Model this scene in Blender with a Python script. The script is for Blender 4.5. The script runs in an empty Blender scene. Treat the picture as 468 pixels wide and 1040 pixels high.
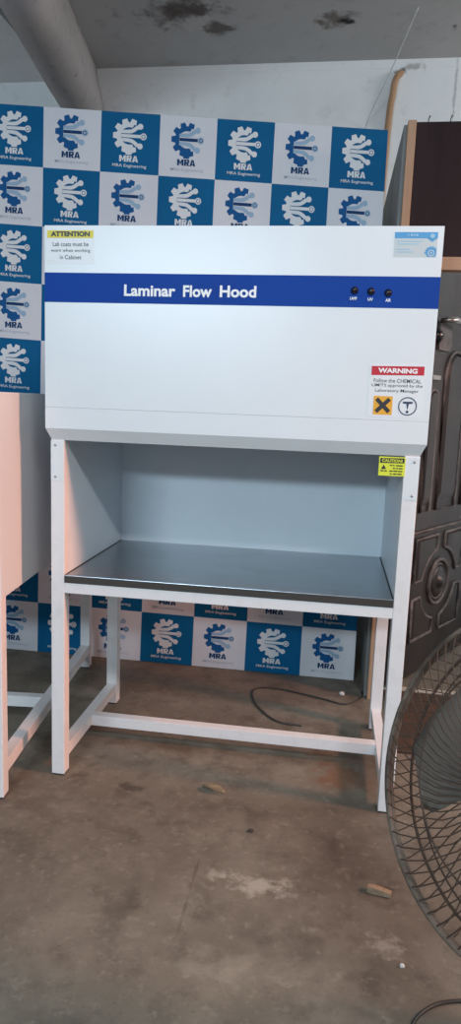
import bpy, bmesh, math, random
from mathutils import Vector, Matrix
random.seed(7)
S = bpy.context.scene
COL = S.collection

# ------------------------------------------------------------------ camera
cam_d = bpy.data.cameras.new('camera'); cam = bpy.data.objects.new('camera', cam_d); COL.objects.link(cam)
yaw, pitch, roll, FPX = -0.1415, 0.1564, 0.0379, 702.36
cr = Vector((0.9885, 0.1468, 0.0375)); cu = Vector((-0.0595, 0.1488, 0.9871)); cf = Vector((-0.1393, 0.9779, -0.1558))
fw = Vector((math.sin(yaw)*math.cos(pitch), math.cos(yaw)*math.cos(pitch), -math.sin(pitch)))
r0 = Vector((math.cos(yaw), -math.sin(yaw), 0)); u0 = r0.cross(fw)
cr = math.cos(roll)*r0 + math.sin(roll)*u0; cu = -math.sin(roll)*r0 + math.cos(roll)*u0
M = Matrix((cr, cu, -fw)).transposed().to_4x4(); M.translation = Vector((0.9431, -2.2401, 1.3688))
cam.matrix_world = M
cam_d.sensor_fit = 'VERTICAL'; cam_d.sensor_height = 36.0; cam_d.lens = FPX/1040*36.0
cam_d.clip_start = 0.02; cam_d.clip_end = 100
S.camera = cam

# ------------------------------------------------------------------ light and exposure
S.view_settings.view_transform = 'Standard'; S.view_settings.look = 'None'
S.view_settings.gamma = 1.0; S.view_settings.use_curve_mapping = False
S.view_settings.exposure = -0.1
W = bpy.data.worlds.new('world'); S.world = W; W.use_nodes = True
bg = W.node_tree.nodes['Background']; bg.inputs[0].default_value = (0.62, 0.78, 1.0, 1); bg.inputs[1].default_value = 0.40

def area_light(name, loc, target, sx, sy, power, color):
    d = bpy.data.lights.new(name, 'AREA'); d.shape = 'RECTANGLE'; d.size = sx; d.size_y = sy
    d.energy = power; d.color = color
    o = bpy.data.objects.new(name, d); COL.objects.link(o); o.location = loc
    o.rotation_euler = (Vector(target)-Vector(loc)).to_track_quat('-Z', 'Y').to_euler()
    return o
area_light('assumed_key_light', (-0.7, -5.0, 2.6), (0.9, 0.2, 1.3), 2.0, 0.22, 136, (0.66, 0.87, 1.0))  # assumed unseen key lamp behind the camera, placed from the shadow edge inside the hood
warm_lamp = area_light('assumed_warm_light', (5.2, -0.55, 3.0), (0.0, 0.08, 0.7), 0.6, 0.6, 23, (1.0, 0.42, 0.26)); warm_lamp.data.spread = math.radians(50)  # assumed warm lamp off-frame right, read off the pinkish light; no window built
area_light('wall_fill_light', (5.3, 0.95, 3.05), (-0.3, 2.4, 3.3), 1.0, 0.5, 64, (1.0, 0.98, 0.96))  # added off-frame fill that brightens the back wall and ceiling
area_light('hood_fill_light', (2.1, -3.0, 3.35), (2.0, -2.5, 0), 1.2, 0.2, 100, (0.95, 0.97, 1.0))  # added overhead fill, lifts the right side of the hood front

# ------------------------------------------------------------------ materials
ZC = 3.5; YW = 2.5
def mat(name, col, rough=0.5, metal=0.0, noise=None, bump=None, spec=0.5):
    """noise = list of (scale, lo, hi, colour, amount) layers mixed over the base colour."""
    m = bpy.data.materials.new(name); m.use_nodes = True
    nt = m.node_tree; b = nt.nodes['Principled BSDF']
    b.inputs['Base Color'].default_value = (*col, 1); b.inputs['Roughness'].default_value = rough
    b.inputs['Metallic'].default_value = metal; b.inputs['Specular IOR Level'].default_value = spec
    tc = nt.nodes.new('ShaderNodeTexCoord')
    prev = None
    for k, (sc, lo, hi, c2, amt) in enumerate(noise or []):
        n = nt.nodes.new('ShaderNodeTexNoise'); n.inputs['Detail'].default_value = 8; n.inputs['Roughness'].default_value = 0.62
        if isinstance(sc, tuple):
            mp = nt.nodes.new('ShaderNodeMapping'); mp.inputs['Scale'].default_value = sc
            mp.inputs['Location'].default_value = (3.1*k, 1.7*k, 0.9*k)
            nt.links.new(tc.outputs['Object'], mp.inputs['Vector']); nt.links.new(mp.outputs[0], n.inputs['Vector']); n.inputs['Scale'].default_value = 1
        else:
            mp = nt.nodes.new('ShaderNodeMapping'); mp.inputs['Location'].default_value = (3.1*k, 1.7*k, 0.9*k)
            nt.links.new(tc.outputs['Object'], mp.inputs['Vector']); nt.links.new(mp.outputs[0], n.inputs['Vector']); n.inputs['Scale'].default_value = sc
        r = nt.nodes.new('ShaderNodeMapRange'); r.inputs['From Min'].default_value = lo; r.inputs['From Max'].default_value = hi
        r.inputs['To Min'].default_value = 0; r.inputs['To Max'].default_value = amt
        nt.links.new(n.outputs['Fac'], r.inputs['Value'])
        mx = nt.nodes.new('ShaderNodeMix'); mx.data_type = 'RGBA'
        nt.links.new(r.outputs[0], mx.inputs['Factor'])
        if prev is None: mx.inputs['A'].default_value = (*col, 1)
        else: nt.links.new(prev, mx.inputs['A'])
        mx.inputs['B'].default_value = (*c2, 1); prev = mx.outputs['Result']
    if prev is not None: nt.links.new(prev, b.inputs['Base Color'])
    if bump:
        n = nt.nodes.new('ShaderNodeTexNoise'); n.inputs['Scale'].default_value = bump[0]; n.inputs['Detail'].default_value = 8
        nt.links.new(tc.outputs['Object'], n.inputs['Vector'])
        bp = nt.nodes.new('ShaderNodeBump'); bp.inputs['Strength'].default_value = bump[1]; bp.inputs['Distance'].default_value = bump[2]
        nt.links.new(n.outputs['Fac'], bp.inputs['Height']); nt.links.new(bp.outputs[0], b.inputs['Normal'])
    return m

def spots(m, blobs):
    """Worn patches with a shape of their own: blobs = (x, y, z, rx, ry, rz, colour, amount, noise scale, coverage)."""
    nt = m.node_tree; b = nt.nodes['Principled BSDF']; tc = nt.nodes.new('ShaderNodeTexCoord')
    for (x, y, z, rx, ry, rz, c, amt, ns, cov) in blobs:
        src = b.inputs['Base Color'].links[0].from_socket if b.inputs['Base Color'].links else None
        mp = nt.nodes.new('ShaderNodeMapping'); mp.vector_type = 'TEXTURE'
        mp.inputs['Location'].default_value = (x, y, z); mp.inputs['Scale'].default_value = (rx, ry, rz)
        nt.links.new(tc.outputs['Object'], mp.inputs['Vector'])
        ln = nt.nodes.new('ShaderNodeVectorMath'); ln.operation = 'LENGTH'; nt.links.new(mp.outputs[0], ln.inputs[0])
        n = nt.nodes.new('ShaderNodeTexNoise'); n.inputs['Scale'].default_value = ns; n.inputs['Detail'].default_value = 8; n.inputs['Roughness'].default_value = .65
        nt.links.new(tc.outputs['Object'], n.inputs['Vector'])
        a = nt.nodes.new('ShaderNodeMath'); a.operation = 'MULTIPLY_ADD'; a.inputs[1].default_value = 2.6; nt.links.new(n.outputs['Fac'], a.inputs[0]); a.inputs[2].default_value = -1.3 + cov
        sb = nt.nodes.new('ShaderNodeMath'); sb.operation = 'SUBTRACT'; nt.links.new(a.outputs[0], sb.inputs[0]); nt.links.new(ln.outputs['Value'], sb.inputs[1])
        r = nt.nodes.new('ShaderNodeMapRange'); r.inputs['From Min'].default_value = -0.1; r.inputs['From Max'].default_value = 0.35; r.inputs['To Max'].default_value = amt
        nt.links.new(sb.outputs[0], r.inputs['Value'])
        mx = nt.nodes.new('ShaderNodeMix'); mx.data_type = 'RGBA'; nt.links.new(r.outputs[0], mx.inputs['Factor'])
        if src: nt.links.new(src, mx.inputs['A'])
        else: mx.inputs['A'].default_value = b.inputs['Base Color'].default_value
        mx.inputs['B'].default_value = (*c, 1); nt.links.new(mx.outputs['Result'], b.inputs['Base Color'])
    return m

def sr(r, g, b):
    f = lambda v: (v/255/12.92) if v/255 <= 0.04045 else ((v/255+0.055)/1.055)**2.4
    return (f(r), f(g), f(b))

white = mat('white_powder_coat', (0.70, 0.745, 0.775), 0.32, noise=[(9, .45, .75, (.67, .715, .745), .5)], bump=(260, .04, .001))
white_leg = mat('white_tube_paint', (0.74, 0.74, 0.75), 0.38, noise=[(14, .5, .8, (.60, .59, .57), .6)], bump=(200, .05, .001))
lip_m = mat('shaded_white_lip_paint', (0.55, 0.56, 0.57), 0.45, noise=[(9, .45, .75, (.50, .51, .52), .5)])  # same white as the hood, darkened for the shade on the down-tilted lip
inner_m = mat('white_inner_lining', (0.71, 0.77, 0.82), 0.36, noise=[(5, .4, .7, (.67, .73, .78), .5)])
steel = mat('brushed_stainless_steel', (0.40, 0.43, 0.46), 0.30, 0.9, noise=[((3, 160, 3), .4, .7, (.32, .345, .37), .6), (7, .5, .75, (.27, .29, .31), .5)], bump=(300, .05, .001))
steel_edge = mat('worn_steel_edge', (0.06, 0.055, 0.05), 0.5, 0.3)
blue_band = mat('blue_vinyl', sr(6, 62, 150), 0.55, spec=0.15, noise=[(4, .4, .7, sr(6, 54, 134), .5)])
print_white = mat('white_print', (0.80, 0.81, 0.82), 0.45)
sticker_m = mat('white_sticker_film', (0.72, 0.75, 0.775), 0.38)
black = mat('black_print', (0.02, 0.02, 0.025), 0.45)
navy_ink = mat('dark_navy_ink', (0.03, 0.045, 0.09), 0.45)
yellow = mat('yellow_print', sr(215, 200, 60), 0.45)
lime = mat('lime_yellow_print', sr(214, 222, 60), 0.45)
amber = mat('amber_print', sr(226, 164, 40), 0.45)
red = mat('red_print', sr(184, 16, 42), 0.45)
sky_print = mat('sky_blue_print', sr(62, 146, 200), 0.4)
pale_print = mat('pale_blue_print', sr(140, 186, 214), 0.4)
grey_print = mat('pale_grey_label', sr(188, 197, 199), 0.4)
lamp_black = mat('black_lamp_plastic', (0.012, 0.012, 0.016), 0.2)
rubber = mat('black_rubber', (0.02, 0.02, 0.02), 0.7)
screw_m = mat('screw_zinc', (0.35, 0.36, 0.38), 0.35, 0.8)
dark_filter = mat('dark_filter_mesh', (0.16, 0.175, 0.185), 0.6)
ban_blue = mat('backdrop_blue', sr(4, 94, 142), 0.65, spec=0.15, noise=[(3, .4, .7, sr(4, 84, 130), .6)])
ban_white = mat('backdrop_white', (0.66, 0.67, 0.71), 0.65, spec=0.15, noise=[(3, .4, .7, (.60, .61, .66), .6)])
logo_white = mat('logo_white', (0.70, 0.71, 0.73), 0.65, spec=0.15)
logo_blue = mat('logo_blue', sr(20, 84, 140), 0.65, spec=0.15)
logo_dark = mat('logo_dark_blue', sr(22, 60, 104), 0.65, spec=0.15)
logo_pale = mat('logo_pale_blue', sr(150, 176, 200), 0.65, spec=0.15)
logo_faint = mat('logo_faint_grey', sr(184, 190, 202), 0.65, spec=0.15)
frame_m = mat('backdrop_frame_metal', (0.35, 0.36, 0.38), 0.4, 0.7)
floor_m = mat('worn_concrete', sr(119, 111, 99), 0.66, spec=0.3,
              noise=[(1.3, .38, .68, sr(94, 86, 76), .85), (4.5, .45, .72, sr(139, 131, 118), .6), (11, .5, .72, sr(79, 72, 64), .65), (38, .55, .75, sr(151, 144, 131), .5), (90, .58, .75, sr(63, 57, 50), .55)],
              bump=(26, .3, .012))
spots(floor_m, [(0.815, -.44, 0, .19, .075, .3, sr(167, 161, 149), .75, 22, .5),
                (0.70, -.42, 0, .10, .05, .3, sr(162, 156, 144), .6, 26, .45),
                (1.05, .26, 0, .16, .26, .3, sr(112, 76, 52), .7, 9, .55),
                (0.90, .70, 0, .30, .25, .3, sr(135, 130, 119), .6, 10, .6),
                (0.40, .30, 0, .5, .12, .3, sr(86, 71, 58), .6, 8, .5),
                (1.16, -.60, 0, .09, .07, .3, sr(162, 156, 144), .6, 30, .5),
                (1.03, -.22, 0, .05, .16, .3, sr(83, 76, 67), .7, 18, .5),
                (0.30, -.02, 0, .12, .05, .3, sr(65, 58, 50), .7, 20, .5),
                (0.60, .13, 0, .22, .06, .3, sr(144, 136, 122), .5, 18, .5),
                (0.62, -.45, 0, .008, .30, .3, sr(72, 65, 58), .45, 12, .55),
                (0.46, -.60, 0, .10, .22, .3, sr(74, 67, 59), .5, 9, .5),
                (0.75, -.75, 0, .16, .12, .3, sr(148, 140, 127), .45, 14, .5),
                (0.10, .02, 0, .06, .05, .3, sr(63, 56, 49), .6, 22, .5)])
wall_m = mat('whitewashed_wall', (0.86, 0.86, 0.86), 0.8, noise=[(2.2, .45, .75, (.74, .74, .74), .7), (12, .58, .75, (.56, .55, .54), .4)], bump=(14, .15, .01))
spots(wall_m, [(1.225, YW, 3.43, .05, .1, .035, (.10, .075, .06), .9, 24, .6), (1.30, YW, 3.455, .13, .1, .03, (.36, .33, .31), .7, 14, .6),
               (1.56, YW, 3.30, .012, .1, .30, (.38, .37, .37), .6, 16, .75)])
ceil_m = mat('stained_ceiling_plaster', (0.56, 0.545, 0.54), 0.9, noise=[(1.4, .4, .7, (.48, .47, .465), .7), (9, .55, .75, (.27, .25, .24), .4)], bump=(12, .25, .01))
spots(ceil_m, [(-.10, 1.90, 3.5, .34, .20, .3, (.13, .10, .09), .9, 7, .62),
               (.04, 1.86, 3.5, .28, .12, .3, (.12, .095, .085), .85, 11, .6),
               (.17, 2.06, 3.5, .16, .12, .3, (.13, .10, .09), .85, 9, .62),
               (.02, 2.02, 3.5, .30, .14, .3, (.66, .645, .63), .6, 13, .5),
               (.82, 2.02, 3.5, .17, .14, .3, (.17, .13, .11), .85, 14, .6),
               (.885, 2.05, 3.5, .06, .045, .3, (.012, .01, .01), .97, 20, .75),
               (1.48, 2.15, 3.5, .03, .06, .3, (.08, .07, .06), .8, 20, .5)])
beam_m = mat('rough_concrete_beam', (0.46, 0.425, 0.42), 0.9, noise=[(2.5, .4, .7, (.38, .352, .348), .8), (14, .58, .75, (.13, .11, .10), .6)], bump=(16, .35, .015))
door_m = mat('dark_varnished_timber', sr(46, 42, 42), 0.36, noise=[((9, 9, 1.2), .4, .7, sr(30, 27, 28), .8), (3, .5, .8, sr(74, 70, 69), .5)], bump=(60, .2, .004))
mould_m = mat('dusty_highlight_moulding', sr(104, 100, 99), 0.5, spec=.3, noise=[(14, .40, .64, sr(54, 51, 51), .9)])  # paler than the door: moulding highlights put into the dusty grey-brown colour
jamb_m = mat('bare_pine', sr(178, 146, 120), 0.6, spec=.3, noise=[((14, 14, 1.5), .4, .7, sr(156, 120, 94), .7)], bump=(60, .1, .003))
ply_m = mat('dark_brown_ply', sr(52, 41, 43), 0.75, spec=.12, noise=[((10, 10, 1.3), .4, .7, sr(40, 31, 33), .8)], bump=(40, .1, .003))
side_m = mat('grey_green_board', sr(134, 138, 137), 0.55, noise=[((8, 8, 1.2), .4, .7, sr(92, 92, 92), .9)])
brass = mat('tarnished_door_metal', (0.45, 0.42, 0.40), 0.28, 0.9)
tan_m = mat('tan_conduit', sr(184, 146, 114), 0.6, spec=.25, noise=[(10, .45, .7, sr(160, 120, 88), .7)])
cable_m = mat('black_cable', (0.04, 0.037, 0.035), 0.45)
string_m = mat('pale_string', (0.62, 0.62, 0.62), 0.7)
guard_m = mat('dark_bronze_wire', sr(72, 58, 49), 0.55, 0.1, spec=.3, noise=[(30, .45, .7, sr(50, 42, 37), .7)])
rim_m = mat('grey_rim_paint', sr(108, 96, 86), 0.5, 0.1, spec=.2, noise=[(7, .42, .62, sr(64, 55, 48), .9)])
blade_m = mat('grey_fan_blade', sr(104, 97, 90), 0.6, 0.0, spec=.3, noise=[(16, .45, .75, sr(84, 78, 72), .7)])
chip_m = mat('pale_wood', sr(170, 146, 122), 0.7, noise=[(60, .4, .7, sr(130, 98, 72), .7)])
leaf_m = mat('dry_leaf_brown', sr(140, 124, 100), 0.7, noise=[(60, .4, .7, sr(98, 78, 58), .7)])
crumb_m = mat('plaster_white', (0.72, 0.71, 0.68), 0.8)
rust_m = mat('rusty_sheet_steel', sr(66, 54, 46), 0.6, 0.2, noise=[(7, .4, .7, sr(96, 66, 46), .8), (30, .5, .75, sr(38, 32, 30), .7)], bump=(40, .2, .004))
batten_m = mat('pale_batten', sr(188, 178, 164), 0.6, noise=[(20, .4, .7, sr(140, 128, 116), .7)])

# ------------------------------------------------------------------ mesh helpers
class MB:
    def __init__(s): s.v = []; s.f = []; s.m = []; s.sm = []
    def add(s, vs, fs, mi=0, smooth=False):
        o = len(s.v); s.v += [tuple(v) for v in vs]
        for f in fs: s.f.append([i+o for i in f]); s.m.append(mi); s.sm.append(smooth)
        return s
    def box(s, x0, x1, y0, y1, z0, z1, mi=0, bev=0.0):
        b = bmesh.new()
        vs = [b.verts.new((x, y, z)) for x in (x0, x1) for y in (y0, y1) for z in (z0, z1)]
        for q in ((0, 1, 3, 2), (4, 6, 7, 5), (0, 4, 5, 1), (2, 3, 7, 6), (0, 2, 6, 4), (1, 5, 7, 3)): b.faces.new([vs[i] for i in q])
        bmesh.ops.recalc_face_normals(b, faces=b.faces)
        if bev > 0: bmesh.ops.bevel(b, geom=list(b.edges), offset=bev, segments=2, affect='EDGES', profile=0.6)
        return s.bm(b, mi)
    def bm(s, b, mi=0, smooth=False):
        b.verts.index_update()
        s.add([v.co.copy() for v in b.verts], [[v.index for v in f.verts] for f in b.faces], mi, smooth); b.free(); return s
    def prism(s, poly, fn, d0, d1, mi=0):
        """poly of 2D points mapped by fn(a, b, depth); extruded from depth d0 (front) to d1 (back)."""
        n = len(poly)
        vs = [fn(a, b, d0) for a, b in poly] + [fn(a, b, d1) for a, b in poly]
        fs = [list(range(n)), list(range(2*n-1, n-1, -1))] + [[i, i+n, (i+1) % n+n, (i+1) % n] for i in range(n)]
        return s.add(vs, fs, mi)
    def tube(s, pts, r, n=8, mi=0, closed=False, smooth=True):
        pts = [Vector(p) for p in pts]; N = len(pts); vs = []
        ref = None
        for i, p in enumerate(pts):
            a = pts[(i-1) % N] if (closed or i > 0) else p; c = pts[(i+1) % N] if (closed or i < N-1) else p
            t = (c-a).normalized()
            if ref is None:
                ref = t.orthogonal().normalized()
            ref = (ref-t*ref.dot(t)).normalized(); b = t.cross(ref)
            rr = r[i] if isinstance(r, (list, tuple)) else r
            for k in range(n):
                an = 2*math.pi*k/n; vs.append(p+rr*(math.cos(an)*ref+math.sin(an)*b))
        fs = []
        for i in range(N if closed else N-1):
            j = (i+1) % N
            for k in range(n): fs.append([i*n+k, i*n+(k+1) % n, j*n+(k+1) % n, j*n+k])
        if not closed: fs += [list(range(n-1, -1, -1)), [(N-1)*n+k for k in range(n)]]
        return s.add(vs, fs, mi, smooth)
    def lathe(s, prof, c, axis, n=24, mi=0, smooth=True):
        axis = Vector(axis).normalized(); e = axis.orthogonal().normalized(); g = axis.cross(e); c = Vector(c); vs = []
        for (rr, h) in prof:
            for k in range(n):
                a = 2*math.pi*k/n; vs.append(c+axis*h+rr*(math.cos(a)*e+math.sin(a)*g))
        fs = []
        for i in range(len(prof)-1):
            for k in range(n): fs.append([i*n+k, i*n+(k+1) % n, (i+1)*n+(k+1) % n, (i+1)*n+k])
        fs += [list(range(n-1, -1, -1)), [(len(prof)-1)*n+k for k in range(n)]]
        return s.add(vs, fs, mi, smooth)
    def build(s, name, mats, parent=None, xf=None):
        if not isinstance(mats, (list, tuple)): mats = [mats]
        me = bpy.data.meshes.new(name); vv = [tuple(xf @ Vector(v)) for v in s.v] if xf else s.v
        me.from_pydata(vv, [], s.f)
        for m in mats: me.materials.append(m)
        for p, mi, sm in zip(me.polygons, s.m, s.sm): p.material_index = mi; p.use_smooth = sm
        b = bmesh.new(); b.from_mesh(me); bmesh.ops.recalc_face_normals(b, faces=b.faces); b.to_mesh(me); b.free()
        me.update()
        o = bpy.data.objects.new(name, me); COL.objects.link(o)
        if parent is not None: o.parent = parent; o.matrix_parent_inverse = parent.matrix_world.inverted()
        return o

def thing(name, label, cat, loc=(0, 0, 0), group=None):
    o = bpy.data.objects.new(name, None); COL.objects.link(o); o.location = loc; o.empty_display_size = 0.1
    o.matrix_world = Matrix.Translation(loc)
    o['label'] = label; o['category'] = cat
    if group: o['group'] = group
    return o
def tag(o, label, cat, group=None):
    o['label'] = label; o['category'] = cat
    if group: o['group'] = group
    return o
def struct(o): o['kind'] = 'structure'; return o

_tc = {}
def text_mesh(body, bold=0.0):
    """Outline of a word as 2D triangles, normalised to its own box (0..1, 0..1)."""
    if (body, bold) in _tc: return _tc[(body, bold)]
    cu_ = bpy.data.curves.new('t', 'FONT'); cu_.body = body; cu_.offset = bold; cu_.resolution_u = 3; cu_.fill_mode = 'FRONT'
    o = bpy.data.objects.new('t', cu_); COL.objects.link(o)
    dg = bpy.context.evaluated_depsgraph_get(); me = bpy.data.meshes.new_from_object(o.evaluated_get(dg))
    vs = [(v.co.x, v.co.y) for v in me.vertices]; fs = [list(p.vertices) for p in me.polygons]
    bpy.data.objects.remove(o); bpy.data.curves.remove(cu_); bpy.data.meshes.remove(me)
    x0 = min(v[0] for v in vs); x1 = max(v[0] for v in vs); y0 = min(v[1] for v in vs); y1 = max(v[1] for v in vs)
    vs = [((a-x0)/(x1-x0), (b-y0)/(y1-y0)) for a, b in vs]
    _tc[(body, bold)] = (vs, fs); return vs, fs
def put_text(mb, body, fn, a0, a1, b0, b1, d, mi=0, bold=0.02):
    vs, fs = text_mesh(body, bold)
    mb.add([fn(a0+(a1-a0)*x, b0+(b1-b0)*y, d) for x, y in vs], fs, mi)
def flat(mb, poly, fn, d, mi=0): mb.add([fn(a, b, d) for a, b in poly], [list(range(len(poly)))], mi)
def rect(a0, a1, b0, b1): return [(a0, b0), (a1, b0), (a1, b1), (a0, b1)]
def circ(ca, cb, r, n=20, rb=None): return [(ca+r*math.cos(2*math.pi*k/n), cb+(rb or r)*math.sin(2*math.pi*k/n)) for k in range(n)]
def strip(mb, pts, w, fn, d, mi=0):
    L = []; R = []
    for i, p in enumerate(pts):
        a = pts[max(i-1, 0)]; c = pts[min(i+1, len(pts)-1)]
        tx, ty = c[0]-a[0], c[1]-a[1]; l = math.hypot(tx, ty) or 1; nx, ny = -ty/l*w/2, tx/l*w/2
        L.append((p[0]+nx, p[1]+ny)); R.append((p[0]-nx, p[1]-ny))
    n = len(pts); vs = [fn(a, b, d) for a, b in L+R]
    mb.add(vs, [[i, i+1, n+i+1, n+i] for i in range(n-1)], mi)
def ring(mb, ca, cb, r0, r1, fn, d, mi=0, n=24, a0=0, a1=360):
    N = n+1; vs = []
    for k in range(N):
        t = math.radians(a0+(a1-a0)*k/n)
        vs += [fn(ca+r0*math.cos(t), cb+r0*math.sin(t), d), fn(ca+r1*math.cos(t), cb+r1*math.sin(t), d)]
    mb.add(vs, [[2*k, 2*k+1, 2*k+3, 2*k+2] for k in range(n)], mi)

# ================================================================== the setting
struct(MB().box(-4.5, 5.5, -8, YW, -0.12, 0).build('floor', floor_m))
wb = MB().box(-4.5, 5.5, YW, YW+.2, 0, ZC)
struct(wb.build('wall_back', wall_m))
struct(MB().box(-4.5, 5.5, -8.2, YW+.2, ZC, ZC+.2).build('ceiling', ceil_m))
struct(MB().box(-4.7, -4.5, -8.2, YW+.2, 0, ZC).build('wall_left', wall_m))
struct(MB().box(5.5, 5.7, -8.2, YW+.2, 0, ZC).build('wall_right', wall_m))
wf = MB().box(-4.5, -1.5, -8.2, -8, 0, ZC).box(5.0, 5.5, -8.2, -8, 0, ZC).box(-1.5, 5.0, -8.2, -8, 3.0, ZC)  # opening in this unseen wall is added, lets world fill in from behind
struct(wf.build('wall_front', wall_m))
# faint joint line high on the back wall
struct(MB().box(-.66, 5.4, YW-.003, YW, 3.450, 3.456).build('trim_1', wall_m))
# skewed concrete beam running from the back wall over the viewer's left
bd = Vector((0.141, -0.99, 0)).normalized()
sec = [(-.733, 3.52), (-.710, 3.40), (-.682, 3.29), (-.668, 3.21), (-.680, 3.14), (-.715, 3.105), (-.77, 3.095), (-.83, 3.10), (-.885, 3.13), (-.935, 3.20), (-.98, 3.31), (-1.03, 3.52)]
mb = MB(); N = 26; rng = random.Random(3); vs = []; ns = len(sec)
for i in range(N+1):
    t = -0.02+i*0.30
    for k, (x, z) in enumerate(sec):
        j = 0 if k in (0, ns-1) else 1
        vs.append((x+bd.x*t+j*rng.uniform(-.007, .007), YW+bd.y*t, z+j*rng.uniform(-.007, .007)))
fs = [list(range(ns)), [N*ns+k for k in range(ns-1, -1, -1)]]
for i in range(N):
    for k in range(ns): fs.append([i*ns+k, i*ns+(k+1) % ns, (i+1)*ns+(k+1) % ns, (i+1)*ns+k])
mb.add(vs, fs, 0, True)
struct(mb.build('trim_2', beam_m))
# lower ceiling bay left of the beam; its extra light painted as paler colour
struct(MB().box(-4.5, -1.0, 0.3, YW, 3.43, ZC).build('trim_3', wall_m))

# timber partition with a doorway (right background)
PY = 0.95
struct(MB().box(1.165, 1.19, PY+.03, YW, 0, 2.56).build('wall_partition', side_m))
struct(MB().box(1.178, 1.213, PY-.01, PY+.06, 0, 2.565, bev=.003).build('trim_4', jamb_m))
struct(MB().box(1.2131, 2.9, PY, PY+.035, 2.02, 2.56, bev=.003).build('trim_5', ply_m))
struct(MB().box(1.2131, 2.9, PY-.005, PY+.05, 1.965, 2.0195, bev=.003).build('trim_6', jamb_m))

# carved door leaf standing open behind the jamb
A = Vector((1.25, .98, 0)); th = math.radians(32); dd = Vector((math.sin(th), math.cos(th), 0)); nn = Vector((math.cos(th), -math.sin(th), 0))
def DF(s, z, d): return A+dd*s+nn*d+Vector((0, 0, z))
S0, S1, DT = .075, .99, .04
mb = MB(); mb.prism(rect(S0, S1, .03, 2.09), DF, 0, -DT)
door = struct(mb.build('door_1', door_m))
def tube_on(mb, pts, r, closed=False): mb.tube([DF(a, b, r*.4) for a, b in pts], r, 8, 0, closed)
def panel(name, pts, raise_=.008, r=.009):
    m = MB(); tube_on(m, pts, r, True); m.build('moulding', mould_m, door)
    ca = sum(p[0] for p in pts)/len(pts); cb = sum(p[1] for p in pts)/len(pts)
    inn = [(ca+(a-ca)*.72, cb+(b-cb)*.86) for a, b in pts]; n = len(pts)
    m = MB(); vs = [DF(a, b, .001) for a, b in [(ca+(a-ca)*.86, cb+(b-cb)*.93) for a, b in pts]]+[DF(a, b, raise_+.006) for a, b in inn]
    m.add(vs, [[i, (i+1) % n, (i+1) % n+n, i+n] for i in range(n)]+[[n+i for i in range(n)]], 0)
    m.build('raised_panel', door_m, door)
def arch_panel(s0, s1, z0, z1):
    c = (s0+s1)/2; r = (s1-s0)/2
    return [(s0, z0), (s1, z0)]+[(c+r*math.cos(t), z1-r*.55+r*.9*math.sin(t)) for t in [math.pi*k/10 for k in range(11)]]
panel('p', arch_panel(.42, .655, .875, 1.62))
panel('p', arch_panel(.245, .345, .875, 1.45))
panel('p', arch_panel(.735, .845, .875, 1.45))
def corner(sx, sz):
    """corner panel around the round medallion; sx, sz pick the quadrant"""
    c0, c1 = .5325, .478; hx, hz = .295, .262; R = .19
    pts = [(hx, hz), (.045, hz), (.045, hz-.05)]
    for k in range(6):
        t = math.radians(78-k*13); pts.append((R*1.15*math.cos(t), R*math.sin(t)))
    pts += [(.24, .045), (hx, .045)]
    p = [(c0+sx*a, c1+sz*b) for a, b in pts]
    return p
for sx in (-1, 1):
    for sz in (-1, 1): panel('p', corner(sx, sz), .004, .0095)
m = MB()
for rr, w in ((.118, .011), (.092, .006)): tube_on(m, circ(.5325, .483, rr, 36), w, True)
m.build('medallion_ring', mould_m, door)
m = MB(); m.lathe([(.085, 0), (.08, .01), (.05, .014), (.034, .012), (.03, .026), (.012, .034), (.001, .036)], DF(.5325, .483, 0), nn, 28)
m.build('medallion_boss', door_m, door)
m = MB(); tube_on(m, [(.09, .775), (.95, .775)], .008); m.build('moulding', mould_m, door)
m = MB()
m.prism([(.30, 1.655), (.43, 1.655), (.44, 1.70), (.43, 1.785), (.30, 1.785), (.29, 1.72)], DF, .012, 0)
m.build('lock_plate', mould_m, door)
m = MB(); m.tube([DF(.30, 1.79, .012), DF(.30, 1.79, .05), DF(.36, 1.795, .06), DF(.45, 1.785, .055)], [.012, .013, .016, .010], 12)
h = m.build('door_handle', brass, door)
m = MB(); m.lathe([(.03, 0), (.034, .02), (.02, .035), (.005, .04)], DF(.27, 1.715, 0), nn, 18); m.build('door_knob', lamp_black, door)
m = MB(); m.prism(rect(.25, .335, 1.515, 1.535), DF, .016, 0); m.build('door_bolt', brass, door)

# rusty sheet and batten lying in front of the doorway
tag(MB().box(1.262, 2.2, .44, 1.055, 0, .012, bev=.003).build('sheet_metal', rust_m), 'dark rusty flat metal sheet on the floor behind the fan', 'metal sheet')
tag(MB().box(1.262, 2.2, 1.058, 1.095, 0, .018, bev=.003).build('timber_batten', batten_m), 'thin pale batten on the floor before the carved door', 'batten')

# ================================================================== backdrop banner
bdp = thing('printed_backdrop', 'tall blue and white checkered backdrop printed with gear logos, standing behind the white hood', 'backdrop', (0, 1.16, 0))
TX = [-1.09, -.803, -.516, -.228, .059, .33, .598, .858, 1.108]
BX = [-1.12, -.843, -.565, -.288, .006, .285, .563, .848, 1.121]
NR = 10; YB = 1.153
def BF(ci, ri, d):          # grid coordinates -> world
    i = min(max(int(ci), 0), 7); t = ci-i
    xt = TX[i]+(TX[i+1]-TX[i])*t; xb = BX[i]+(BX[i+1]-BX[i])*t
    v = ri/NR; x = xb+(xt-xb)*v
    H = 2.731-.0807*(x+.516)
    return (x, YB-d, .003+H*v)
mb = MB()
for c in range(8):
    for r in range(NR):
        mb.add([BF(c, r, 0), BF(c+.9999, r, 0), BF(c+.9999, r+1, 0), BF(c, r+1, 0)], [[0, 1, 2, 3]], 0 if (c+r) % 2 == 0 else 1)
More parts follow.
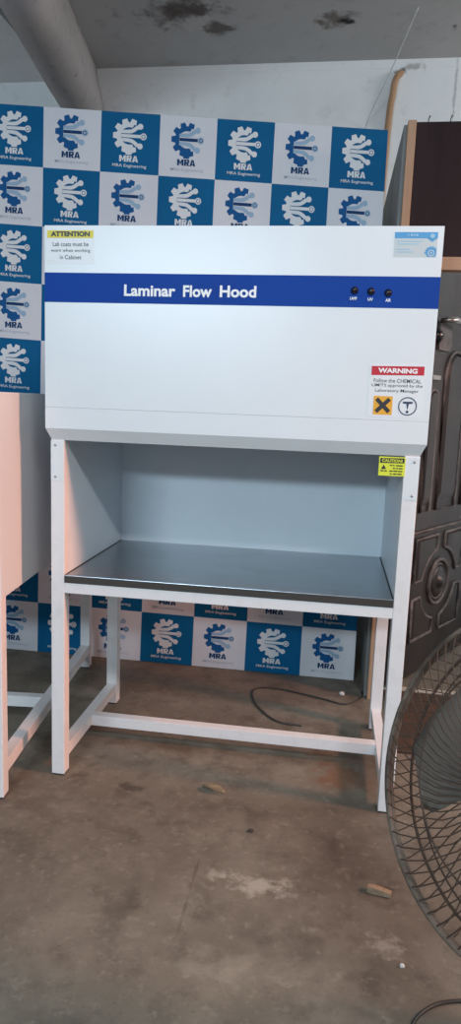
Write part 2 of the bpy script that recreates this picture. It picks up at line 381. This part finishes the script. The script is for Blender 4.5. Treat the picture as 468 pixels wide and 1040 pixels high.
def block_letters(mb, fn, a0, a1, b0, b1, d, mi):
    """the heavy three letter word under each gear"""
    w = (a1-a0); L = w*.355; g = w*.02; H = b1-b0; t = L*.30
    m0 = a0; m1 = m0+L
    flat(mb, rect(m0, m0+t, b0, b1), fn, d, mi); flat(mb, rect(m1-t, m1, b0, b1), fn, d, mi)
    c = (m0+m1)/2
    flat(mb, [(m0+t, b1), (m0+t, b1-H*.42), (c, b0+H*.12), (c, b0+H*.52)], fn, d, mi)
    flat(mb, [(m1-t, b1), (c, b0+H*.52), (c, b0+H*.12), (m1-t, b1-H*.42)], fn, d, mi)
    r0 = m1+g*1.6; r1 = r0+L*.78
    flat(mb, rect(r0, r0+t, b0, b1), fn, d, mi); flat(mb, rect(r0+t, r1-t*.25, b1-H*.2, b1), fn, d, mi)
    flat(mb, [(r1-t*.9, b1-H*.2), (r1-t*.25, b1), (r1, b1-H*.16), (r1, b1-H*.44), (r1-t*.25, b1-H*.58), (r1-t*.9, b1-H*.42)], fn, d, mi)
    flat(mb, rect(r0+t, r1-t*.25, b1-H*.58, b1-H*.40), fn, d+.0001, mi)
    flat(mb, [(r1-t*1.6, b1-H*.56), (r1-t*.6, b1-H*.56), (r1, b0), (r1-t, b0)], fn, d+.0002, mi)
    q0 = r1+g; q1 = a1; c = (q0+q1)/2
    flat(mb, [(q0, b0), (q0+t, b0), (c, b1-H*.22), (c, b1), (c-t*.5, b1)], fn, d, mi)
    flat(mb, [(q1, b0), (c+t*.5, b1), (c, b1), (c, b1-H*.22), (q1-t, b0)], fn, d, mi)
    flat(mb, rect(c-L*.22, c+L*.22, b0+H*.16, b0+H*.34), fn, d+.0001, mi)
def logo(mb, c, r, blue):
    fn = lambda a, b, d: BF(c+.5+a*.92, r+.5+b*.95, d)
    G, T1, T2, TXT, SUB = (2, 2, 2, 2, 2) if blue else (3, 5, 4, 4, 6)
    ca, cb = -.02, .125
    ring(mb, ca, cb, .150, .232, fn, .0007, G, 26, 66, 294)
    for an in (72, 108, 144, 180, 216, 252, 288):
        t = math.radians(an); ux, uy = math.cos(t), math.sin(t)
        flat(mb, [(ca+ux*r_-uy*w, cb+uy*r_+ux*w) for r_, w in ((.215, -.062), (.298, -.046), (.298, .046), (.215, .062))], fn, .0005, G)
    for sg in (1, -1):
        up = [(-.165, cb+.066*sg), (-.05, cb+.072*sg), (.03, cb+.084*sg), (.08, cb+.112*sg), (.12, cb+.145*sg), (.16, cb+.162*sg)]
        strip(mb, up, .068, fn, .0009, T1)
        flat(mb, circ(.185, cb+.170*sg, .052, 16), fn, .0011, T1)
    strip(mb, [(-.165, cb), (.22, cb)], .056, fn, .0013, T2)
    flat(mb, circ(.245, cb, .060, 18), fn, .0015, T2 if blue else T1)
    ring(mb, .245, cb, .026, .038, fn, .0018, 0 if blue else 4, 16)
    for sg in (1, -1):
        strip(mb, [(-.165, cb+.034*sg), (.06, cb+.036*sg), (.14, cb+.08*sg)], .012, fn, .0019, 0 if blue else 1)
        strip(mb, [(-.13, cb+.104*sg), (.0, cb+.118*sg), (.05, cb+.15*sg)], .012, fn, .0019, 0 if blue else 1)
    strip(mb, [(-.02, -.20), (-.02, -.09)], .11, fn, .0003, G)
    block_letters(mb, fn, -.19, .16, -.325, -.215, .0012, TXT)
    put_text(mb, 'MRA Engineering', fn, -.315, .315, -.435, -.365, .0012, SUB, .012)
for c in range(8):
    for r in range(NR): logo(mb, c, r, (c+r) % 2 == 0)
mb.build('printed_sheet', [ban_blue, ban_white, logo_white, logo_blue, logo_dark, logo_pale, logo_faint], bdp)
m = MB()
def seg(p, q, w=.012): 
    m.tube([p, q], w, 8)
P = lambda c, r: Vector(BF(c, r, -.016))
for a, b in (((.04, .02), (.04, 9.98)), ((7.95, .02), (7.95, 9.98)), ((.04, 9.96), (7.95, 9.96)), ((.04, .05), (7.95, .05)), ((4, .05), (4, 9.96)), ((.04, 5), (7.95, 5))): seg(P(*a), P(*b))
m.build('support_frame', frame_m, bdp)

# ================================================================== laminar flow hood
Wd, Dp, LW = 1.22, .667, .0475
hood = thing('laminar_flow_hood', 'white laminar flow hood with blue title band on a white tube stand, in the centre', 'lab hood', (Wd/2, Dp/2, 0))
YF = -.0083
FF = lambda a, b, d: (a, YF-d, b)
XL, XR = -.016, 1.236
m = MB(); m.box(XL, XR, YF+.004, Dp+.02, 1.262, 1.912, bev=.003)
m.build('cabinet_shell', white, hood)
m = MB(); m.box(XL, XR, YF, YF+.004, 1.3330, 1.912, bev=.0006); m.build('upper_front_panel', white, hood)
m = MB(); m.box(XL, XR, YF, YF+.004, 1.262, 1.3325, bev=.0006); m.build('lower_front_panel', white, hood)
# lip below the front panel: tapers back to the posts
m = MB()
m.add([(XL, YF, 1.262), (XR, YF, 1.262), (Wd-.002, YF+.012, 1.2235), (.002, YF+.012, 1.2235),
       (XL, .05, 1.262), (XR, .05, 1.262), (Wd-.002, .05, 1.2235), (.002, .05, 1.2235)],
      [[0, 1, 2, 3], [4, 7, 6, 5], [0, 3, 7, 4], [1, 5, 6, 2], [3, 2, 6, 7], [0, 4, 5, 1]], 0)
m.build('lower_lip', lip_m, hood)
# interior
m = MB(); m.box(.030, LW, LW*.0+.0478, Dp, .7272, 1.262, bev=.001); m.build('side_panel', inner_m, hood)
m = MB(); m.box(Wd-LW, Wd-.030, .0478, Dp, .7272, 1.262, bev=.001); m.build('side_panel', inner_m, hood)
m = MB(); m.box(.030, Wd-.030, .660, .672, .69, 1.262); m.build('back_panel', inner_m, hood)
m = MB(); m.box(LW, Wd-LW, .05, .660, 1.236, 1.2615)
for i in range(12): 
    x = .10+i*.092; m.box(x, x+.006, .06, .65, 1.230, 1.236)
m.build('filter_panel', dark_filter, hood)
m = MB(); m.box(LW+.001, Wd-LW-.001, .0, .659, .7275, .7545, 0, .0015)
ws = m.build('work_surface', steel, hood)
m = MB(); m.box(LW+.001, Wd-LW-.001, -.0016, -.0001, .7275, .7525); m.build('front_edge', steel_edge, ws)['label'] = 'dark worn front edge'
for x0 in (LW+.0015, Wd-LW-.0045):
    m = MB(); m.box(x0, x0+.003, .01, .655, .7545, .7565); m.build('edge_seal', rubber, ws)
# posts, legs
for x0 in (0, Wd-LW):
    m = MB(); m.box(x0, x0+LW, 0, LW, .006, 1.2235, bev=.002); lg = m.build('leg', white_leg, hood)
    m = MB(); m.box(x0+.002, x0+LW-.002, .002, LW-.002, 0, .006); m.build('rubber_foot', rubber, lg)
    m = MB(); m.box(x0, x0+LW, Dp-LW, Dp, .006, .6895, bev=.002); lg = m.build('leg', white_leg, hood)
    m = MB(); m.box(x0+.002, x0+LW-.002, Dp-LW+.002, Dp-.002, 0, .006); m.build('rubber_foot', rubber, lg)
    m = MB(); m.box(x0+.0005, x0+LW-.0005, -.0016, 0, 1.0845, 1.222, bev=.0005); br = m.build('bracket_plate', white, hood)
    xs = x0+(.0165 if x0 == 0 else .031)
    for z in (1.2055, 1.098):
        m = MB(); m.lathe([(.0045, 0), (.004, .0015), (.001, .0022)], (xs, -.0016, z), (0, -1, 0), 14); m.build('screw', screw_m, br)
m = MB(); m.box(LW, Wd-LW, 0.0005, LW-.0005, .690, .727, bev=.0015); m.build('table_rail', white_leg, hood)
m = MB(); m.box(LW, Wd-LW, Dp-LW, Dp-.009, .690, .727, bev=.0015); m.build('table_rail', white_leg, hood)
for x0 in (0, Wd-LW):
    m = MB(); m.box(x0+.0005, x0+LW-.0005, LW, Dp-LW, .690, .727, bev=.0015); m.build('table_rail', white_leg, hood)
    m = MB(); m.box(x0+.004, x0+LW-.004, LW, Dp-LW, .054, .098, bev=.0015); m.build('side_stretcher', white_leg, hood)
m = MB(); m.box(LW-.004, Wd-LW+.004, .2975, .3375, .0545, .0975, bev=.0015); m.build('center_stretcher', white_leg, hood)
# blue title band with lettering and lamps
m = MB(); m.box(XL, XR, YF-.0006, YF-.00005, 1.673, 1.766); band = m.build('title_band', blue_band, hood)
ZB = 1.6955
for w, a0, a1, b0, b1 in (('Laminar', .2527, .4215, ZB, 1.7315), ('Flow', .4465, .5395, ZB, 1.7315), ('Hood', .5645, .6805, ZB+.001, 1.7325)):
    m = MB(); put_text(m, w, FF, a0, a1, b0, b1, .0012, 0, .03); m.build('title_lettering', print_white, band)
for (x, z), (lx, lz), w in zip(((.9833, 1.7234), (1.033, 1.7212), (1.0844, 1.7175)), ((.9815, 1.7), (1.0325, 1.698), (1.086, 1.696)), ('LAMP', 'UV', 'AIR')):
    m = MB(); m.lathe([(.0115, 0), (.0115, .003), (.0095, .005), (.0085, .010), (.006, .0135), (.001, .0145)], (x, YF-.0006, z), (0, -1, 0), 20)
    lamp = m.build('indicator_lamp', lamp_black, hood)
    m = MB(); ww = .0105 if w == 'LAMP' else .008; put_text(m, w, FF, lx-ww, lx+ww, lz-.0045, lz+.0045, .0012, 0, .03); m.build('lamp_caption', print_white, lamp)

def sticker(name, a0, a1, b0, b1, base, label):
    m = MB(); m.box(a0, a1, YF-.0005, YF-.00005, b0, b1); o = m.build(name, base, hood); o['label'] = label; return o
st = sticker('attention_sticker', -.0095, .153, 1.794, 1.8995, sticker_m, 'white sticker with yellow attention heading')
m = MB(); flat(m, rect(-.0065, .149, 1.873, 1.8965), FF, .0008); m.build('heading_bar', yellow, st)
m = MB(); put_text(m, 'ATTENTION', FF, .006, .137, 1.8775, 1.8935, .0012, 0, .055)
for t, z, w in (('Lab coats must be', 1.8541, .060), ('worn when working', 1.8335, .066), ('in Cabinet', 1.8140, .036)):
    put_text(m, t, FF, .0725-w, .0725+w, z-.0065, z+.0065, .0012, 0, .004)
m.build('sticker_lettering', black, st)
m = MB()
for x in (.004, .014, .023): flat(m, circ(x, 1.8035, .0035, 8), FF, .0013)
m.build('worn_scuff', print_white, st)
# supplier label, top right corner
st = sticker('supplier_label', 1.0925, 1.2185, 1.8225, 1.8945, grey_print, 'pale grey label with sky blue header and gear')
m = MB(); flat(m, rect(1.0925, 1.2185, 1.8765, 1.8945), FF, .0008)
flat(m, [(1.188, 1.8770), (1.217, 1.8770), (1.203, 1.8660)], FF, .0008)
gx, gz = 1.2025, 1.8345
cl = lambda a, b, d: FF(min(a, 1.2175), max(b, 1.8235), d)
ring(m, gx, gz, .0100, .0150, cl, .0009, 0, 30); ring(m, gx, gz, .0030, .0070, cl, .0009, 0, 18)
for k in range(8):
    t = math.radians(-2+k*26); ux, uy = math.cos(t), math.sin(t)
    flat(m, [(min(gx+ux*q-uy*w, 1.2175), max(gz+uy*q+ux*w, 1.8235)) for q, w in ((.0145, -.0032), (.0195, -.0024), (.0195, .0024), (.0145, .0032))], FF, .0011)
m.build('header_and_gear', sky_print, st)
m = MB()
for a, b in ((1.131, 1.134), (1.139, 1.146), (1.148, 1.152), (1.154, 1.161)): flat(m, rect(a, b, 1.883, 1.889), FF, .0012)
m.build('header_lettering', pale_print, st)
m = MB()
for z, x1 in ((1.868, 1.175), (1.860, 1.165), (1.845, 1.140), (1.837, 1.150)): flat(m, rect(1.100, x1, z-.0012, z+.0012), FF, .0009)
flat(m, circ(1.203, 1.8835, .007, 16), FF, .0012)
m.build('label_lines', pale_print, st)
# warning sticker
st = sticker('warning_sticker', 1.0465, 1.213, 1.343, 1.504, sticker_m, 'white sticker with red warning heading and two pictograms')
m = MB(); flat(m, [(1.051, 1.4708), (1.2105, 1.4740), (1.2100, 1.5010), (1.0505, 1.4985)], FF, .0008); m.build('heading_bar', red, st)
m = MB(); put_text(m, 'WARNING', FF, 1.071, 1.190, 1.4785, 1.4935, .0012, 0, .045); m.build('heading_lettering', print_white, st)
m = MB()
for t, z, w in (('Follow the CHEMICAL', 1.4555, .072), ('LIMITS approved by the', 1.4400, .077), ('Laboratory Manager', 1.4240, .066)):
    put_text(m, t, FF, 1.1315-w, 1.1315+w, z-.006, z+.006, .0012, 0, .003)
m.build('sticker_lettering', black, st)
m = MB(); flat(m, rect(1.063, 1.121, 1.350, 1.4075), FF, .0008); hz_ = m.build('hazard_square', amber, st)
m = MB()
for sg in (1, -1): strip(m, [(1.092-.020, 1.379-.020*sg), (1.092+.020, 1.379+.020*sg)], .0125, FF, .0012+.0001*(sg > 0))
m.build('hazard_cross', black, hz_)
m = MB(); cx_, cz_ = 1.1675, 1.3785
ring(m, cx_, cz_, .0250, .0285, FF, .0010, 0, 36)
flat(m, [(cx_-.0155, cz_+.0145), (cx_-.0145, cz_+.0085), (cx_-.004, cz_+.0075), (cx_-.001, cz_-.009), (cx_+.001, cz_-.009), (cx_+.004, cz_+.0075), (cx_+.0145, cz_+.0085), (cx_+.0155, cz_+.0145)], FF, .0010)
flat(m, circ(cx_, cz_-.017, .0045, 14), FF, .0010); m.build('circle_pictogram', navy_ink, st)
# caution sticker hanging on the right post just under the lip
CF = lambda a, b, d: (a, -.0028-d, b)
m = MB(); m.box(1.0935, 1.1755, -.0030, -.0018, 1.159, 1.2195); st = m.build('caution_sticker', lime, hood); st['label'] = 'lime yellow sticker with black caution heading'
m = MB(); flat(m, [(1.097, 1.199), (1.172, 1.2005), (1.172, 1.2165), (1.097, 1.2145)], CF, .0006); m.build('heading_bar', black, st)
m = MB(); put_text(m, 'CAUTION!', CF, 1.103, 1.166, 1.2025, 1.2125, .0012, 0, .03); m.build('heading_lettering', lime, st)
m = MB(); flat(m, [(1.101, 1.180), (1.117, 1.180), (1.109, 1.194)], CF, .0008)
for z, segs in ((1.1925, ((.034, .041), (.043, .049), (.053, .074))), (1.1835, ((.044, .051), (.054, .060), (.062, .074))), (1.1745, ((.006, .016), (.018, .026), (.034, .044), (.046, .058), (.060, .074))), (1.1655, ((.036, .042), (.046, .056), (.058, .073)))):
    for a, b in segs: flat(m, rect(1.0935+a, 1.0935+b, z-.0019, z+.0019), CF, .0008)
m.build('sticker_lettering', black, st)

# ================================================================== second cabinet at the left edge
L0 = Vector((-.094, -.186, 0)); ey = Vector((-.124, 1.207, 0)).normalized(); ex = Vector((-ey.y, ey.x, 0))
cabt = thing('lab_cabinet', 'plain white cabinet on a white tube stand cut off by the left edge', 'cabinet', tuple(L0+ex*.35+ey*.6))
X2 = Matrix(((ex.x, ey.x, 0, L0.x), (ex.y, ey.y, 0, L0.y), (0, 0, 1, 0), (0, 0, 0, 1)))
LD, LX = 1.235, .72
m = MB(); m.box(0, LX, -.0, LD, .705, 1.376, bev=.003); m.build('body', white, cabt, X2)
for x0 in (.0, LX-LW):
    for y0 in (0, LD-LW):
        m = MB(); m.box(x0+.001, x0+LW, y0, y0+LW, .006, .705, bev=.002); lg = m.build('leg', white_leg, cabt, X2)
        m = MB(); m.box(x0+.003, x0+LW-.002, y0+.002, y0+LW-.002, 0, .006); m.build('rubber_foot', rubber, lg, X2)
    m = MB(); m.box(x0+.002, x0+LW-.002, LW, LD-LW, .077, .124, bev=.0015); m.build('side_stretcher', white_leg, cabt, X2)
m = MB(); m.box(LW-.004, LX-LW+.004, .55, .59, .0775, .1235, bev=.0015); m.build('center_stretcher', white_leg, cabt, X2)
m = MB(); m.box(.05, LX-.05, -.005, -.0002, .76, 1.32, bev=.002); dr = m.build('door', white, cabt, X2)
m = MB(); m.tube([(.12, -.005, 1.0), (.12, -.03, 1.0), (.12, -.03, 1.1), (.12, -.005, 1.1)], .005, 8); m.build('handle', screw_m, dr, X2)

# ================================================================== pedestal fan, right edge
FC = Vector((1.3194, -.9994, .7049)); az, el = 3.7696, .3723
fn_ = Vector((math.cos(az)*math.cos(el), math.sin(az)*math.cos(el), math.sin(el)))
fs_ = Vector((-math.sin(az), math.cos(az), 0)); ft_ = fn_.cross(fs_)
def FP(r, a, h): return FC+r*(math.cos(a)*fs_+math.sin(a)*ft_)+h*fn_
fan = thing('pedestal_fan', 'large dark wire guarded pedestal fan cut off by the right edge', 'fan', (1.56, -.80, 0))
def circle(r, h, n=96): return [FP(r, 2*math.pi*k/n, h) for k in range(n)]
m = MB(); m.tube(circle(.3265, -.003), .0065, 10, closed=True); m.tube(circle(.3265, -.014), .0055, 10, closed=True); m.build('rim_band', rim_m, fan)
def guard(name, prof, twist, n, rings):
    m = MB()
    for k in range(n):
        a0 = 2*math.pi*k/n; pts = []
        for (r, h) in prof:
            t = (.325-r)/.25
            pts.append(FP(r, a0+twist*t, h))
        m.tube(pts, .0014, 5)
    for r, h, w in rings: m.tube(circle(r, h), w, 6, closed=True)
    return m.build(name, guard_m, fan)
fg = guard('front_guard', [(.325, -.003), (.318, .006), (.30, .010), (.25, .014), (.18, .018), (.11, .020)],  .5, 72, [(.22, .0165, .002), (.11, .020, .003)])
rg = guard('rear_guard', [(.325, -.014), (.318, -.030), (.306, -.046), (.297, -.056), (.28, -.066), (.24, -.080), (.17, -.092), (.09, -.098)], -.5, 72, [(.302, -.050, .0034), (.286, -.064, .0020), (.2, -.087, .002), (.09, -.098, .003)])
m = MB(); m.lathe([(.105, 0), (.10, .006), (.05, .010), (.001, .011)], FP(0, 0, .018), fn_, 32); m.build('badge_disc', rim_m, fg)
# clip on the rim
# blades: broad rounded paddles
# the angle in fan coordinates of a point that shows up left of the hub
blade_c = None
def pix(P):
    d = Vector(P)-Vector((0.9431, -2.2401, 1.3688)); z = d.dot(fw); return 234+FPX*d.dot(cr)/z, 520-FPX*d.dot(cu)/z
best = min(range(360), key=lambda a: (lambda q: (q[0]-439)**2+(q[1]-747)**2)(pix(FP(.24, math.radians(a), -.03))))
for k in range(3):
    ac = math.radians(best+120*k); m = MB(); nr, na = 9, 14; vs = []
    for side in (0, 1):
        for i in range(nr+1):
            u = i/nr; r = .05+u*.225
            wa = math.radians(33+8*u)*(1 if u < .72 else math.sqrt(max(0.0, 1-((u-.72)/.28)**2))*.8+.2)
            for j in range(na+1):
                v = j/na*2-1; a = ac+v*wa
                h = -.032+v*.020*(1-.3*u)+(0.0008 if side else -.0008)
                vs.append(FP(r, a, h))
    st_ = (nr+1)*(na+1); fcs = []
    for side in (0, 1):
        for i in range(nr):
            for j in range(na):
                q = [side*st_+i*(na+1)+j, side*st_+i*(na+1)+j+1, side*st_+(i+1)*(na+1)+j+1, side*st_+(i+1)*(na+1)+j]
                fcs.append(q if side else q[::-1])
    rim_ids = [j for j in range(na+1)]+[i*(na+1)+na for i in range(1, nr+1)]+[nr*(na+1)+j for j in range(na-1, -1, -1)]+[i*(na+1) for i in range(nr-1, 0, -1)]
    for q in range(len(rim_ids)):
        a, b = rim_ids[q], rim_ids[(q+1) % len(rim_ids)]; fcs.append([a, b, b+st_, a+st_])
    m.add(vs, fcs, 0, True); m.build('blade', blade_m, fan)
m = MB(); m.lathe([(.05, -.055), (.06, -.05), (.06, -.02), (.045, -.005), (.001, 0)], FP(0, 0, 0), fn_, 28); m.build('hub', blade_m, fan)
m = MB(); m.lathe([(.085, 0), (.09, -.03), (.085, -.13), (.06, -.17), (.001, -.18)], FP(0, 0, -.095), fn_, 28); m.build('motor_housing', rim_m, fan)
mp_ = FP(0, 0, -.19)
m = MB(); m.tube([mp_-Vector((0, 0, .05)), (mp_.x+.05, mp_.y+.04, mp_.z-.14), (1.56, -.80, .40), (1.56, -.80, .03)], .019, 14); m.build('pole', rim_m, fan)
m = MB(); m.lathe([(.23, 0), (.23, .012), (.20, .028), (.06, .045), (.03, .05)], (1.56, -.80, 0), (0, 0, 1), 40); m.build('base', rim_m, fan)

# ================================================================== small things
def spline(pts, n=10):
    out = []; P_ = [Vector(p) for p in pts]
    for i in range(len(P_)-1):
        a = P_[max(i-1, 0)]; b = P_[i]; c = P_[i+1]; d = P_[min(i+2, len(P_)-1)]
        for k in range(n):
            t = k/n; out.append(.5*((2*b)+(c-a)*t+(2*a-5*b+4*c-d)*t*t+(3*b-a-3*c+d)*t**3))
    out.append(P_[-1]); return out
rc = .0042
m = MB(); m.tube(spline([(1.155, 1.02, rc), (1.15, .945, rc), (1.073, .855, rc), (.98, .885, rc), (.888, .918, rc), (.77, .955, rc), (.685, .955, rc), (.642, .925, rc), (.638, .863, rc), (.66, .775, rc), (.698, .702, rc), (.745, .635, rc), (.795, .598, rc), (.885, .588, rc)]), rc, 8)
tag(m.build('power_cable', cable_m), 'black cable lying in a loop on the floor under the hood', 'cable')
m = MB(); m.tube(spline([(1.18, -.95, rc), (1.185, -.88, rc), (1.197, -.838, rc), (1.216, -.804, rc), (1.254, -.77, rc), (1.29, -.753, rc), (1.325, -.744, rc)]), rc, 8)
tag(m.build('power_cable', cable_m), 'black cable curving on the floor at the bottom right corner below the fan', 'cable')
# conduit on the back wall
m = MB(); m.tube(spline([(1.150, YW-.024, 2.2), (1.1685, YW-.024, 3.088), (1.186, YW-.024, 3.30), (1.190, YW-.024, 3.345), (1.203, YW-.018, 3.39), (1.222, YW-.004, 3.415), (1.24, YW+.03, 3.43)], 8), .0195, 12)
tag(m.build('conduit_pipe', tan_m), 'tan pipe bending into the wall above the backdrop', 'pipe')
m = MB(); m.tube(spline([(1.262, 1.93, 3.499), (1.15, 2.2, 3.30), (1.03, 2.490, 3.108), (.98, 2.494, 2.8)], 8), .003, 6)
tag(m.build('string', string_m), 'thin pale string running from ceiling down the back wall', 'string')
for k, x in enumerate((1.262, 1.352)):
    m = MB(); m.tube([(x, PY+.017, 2.545), (x+.001, PY+.017, 2.575), (x+.006, PY+.012, 2.588)], [.002, .002, .003], 8)
    tag(m.build('bent_nail', rubber), ['bent nail on top of dark board, nearer the pine edge', 'bent nail on top of dark board, nearer the right edge of the picture'][k], 'nail', 'nails on the dark board')
def lump(name, m_, c, rx, ry, rz, rot, seed, label, cat, group=None):
    b = bmesh.new(); bmesh.ops.create_icosphere(b, subdivisions=2, radius=1); g = random.Random(seed)
    for v in b.verts:
        k = 1+g.uniform(-.22, .22); v.co = Vector((v.co.x*rx*k, v.co.y*ry*k, max(v.co.z, -.6)*rz*k))
    zmin = min(v.co.z for v in b.verts); R_ = Matrix.Rotation(rot, 3, 'Z')
    for v in b.verts: v.co = R_ @ v.co+Vector((c[0], c[1], -zmin))
    return tag(MB().bm(b).build(name, m_), label, cat, group)
m = MB(); rz_ = Matrix.Translation((1.150, -.409, 0)) @ Matrix.Rotation(-.22, 4, 'Z') @ Matrix.Scale(.78, 4)
m.prism([(-.042, 0), (-.020, -.002), (.030, .001), (.044, .003), (.046, .016), (.026, .019), (-.018, .024), (-.040, .020)], lambda a, b, d: (a, d, b+.002), -.010, .012)
tag(m.build('wood_chip', chip_m, None, rz_), 'pale splintered wood piece on the floor left of the fan', 'wood chip')
# curled dry leaf
m = MB(); vs = []; nl = 9
for i in range(nl):
    u = i/(nl-1); w = .019*math.sin(math.pi*min(max(u, .04), .97))
    for s_ in (-1, -.4, 0, .4, 1): vs.append((-.045+u*.09, s_*w, .002+.012*abs(s_)**1.5+.008*math.sin(u*3)))
m.add(vs, [[i*5+k, i*5+k+1, (i+1)*5+k+1, (i+1)*5+k] for i in range(nl-1) for k in range(4)], 0, True)
o = m.build('dry_leaf', leaf_m, None, Matrix.Translation((.60, .011, 0)) @ Matrix.Rotation(-.35, 4, 'Z'))
sd = o.modifiers.new('thick', 'SOLIDIFY'); sd.thickness = .0012; tag(o, 'small brown curled leaf on the floor in front of the hood stand', 'leaf')
lump('plaster_crumb', crumb_m, (1.192, -.664), .006, .005, .005, 0, 1, 'white crumb on the floor nearest the bottom right cable', 'crumb', 'plaster crumbs on the floor')
lump('plaster_crumb', crumb_m, (1.061, .963), .013, .010, .010, 0, 2, 'white crumb on the floor under the hood beside the looped cable', 'crumb', 'plaster crumbs on the floor')
lump('plaster_crumb', mat('brown_stone', sr(58, 50, 46), .8), (.757, -.195), .009, .007, .006, 0, 3, 'small dark stone on the bare floor in front of the stand', 'stone')
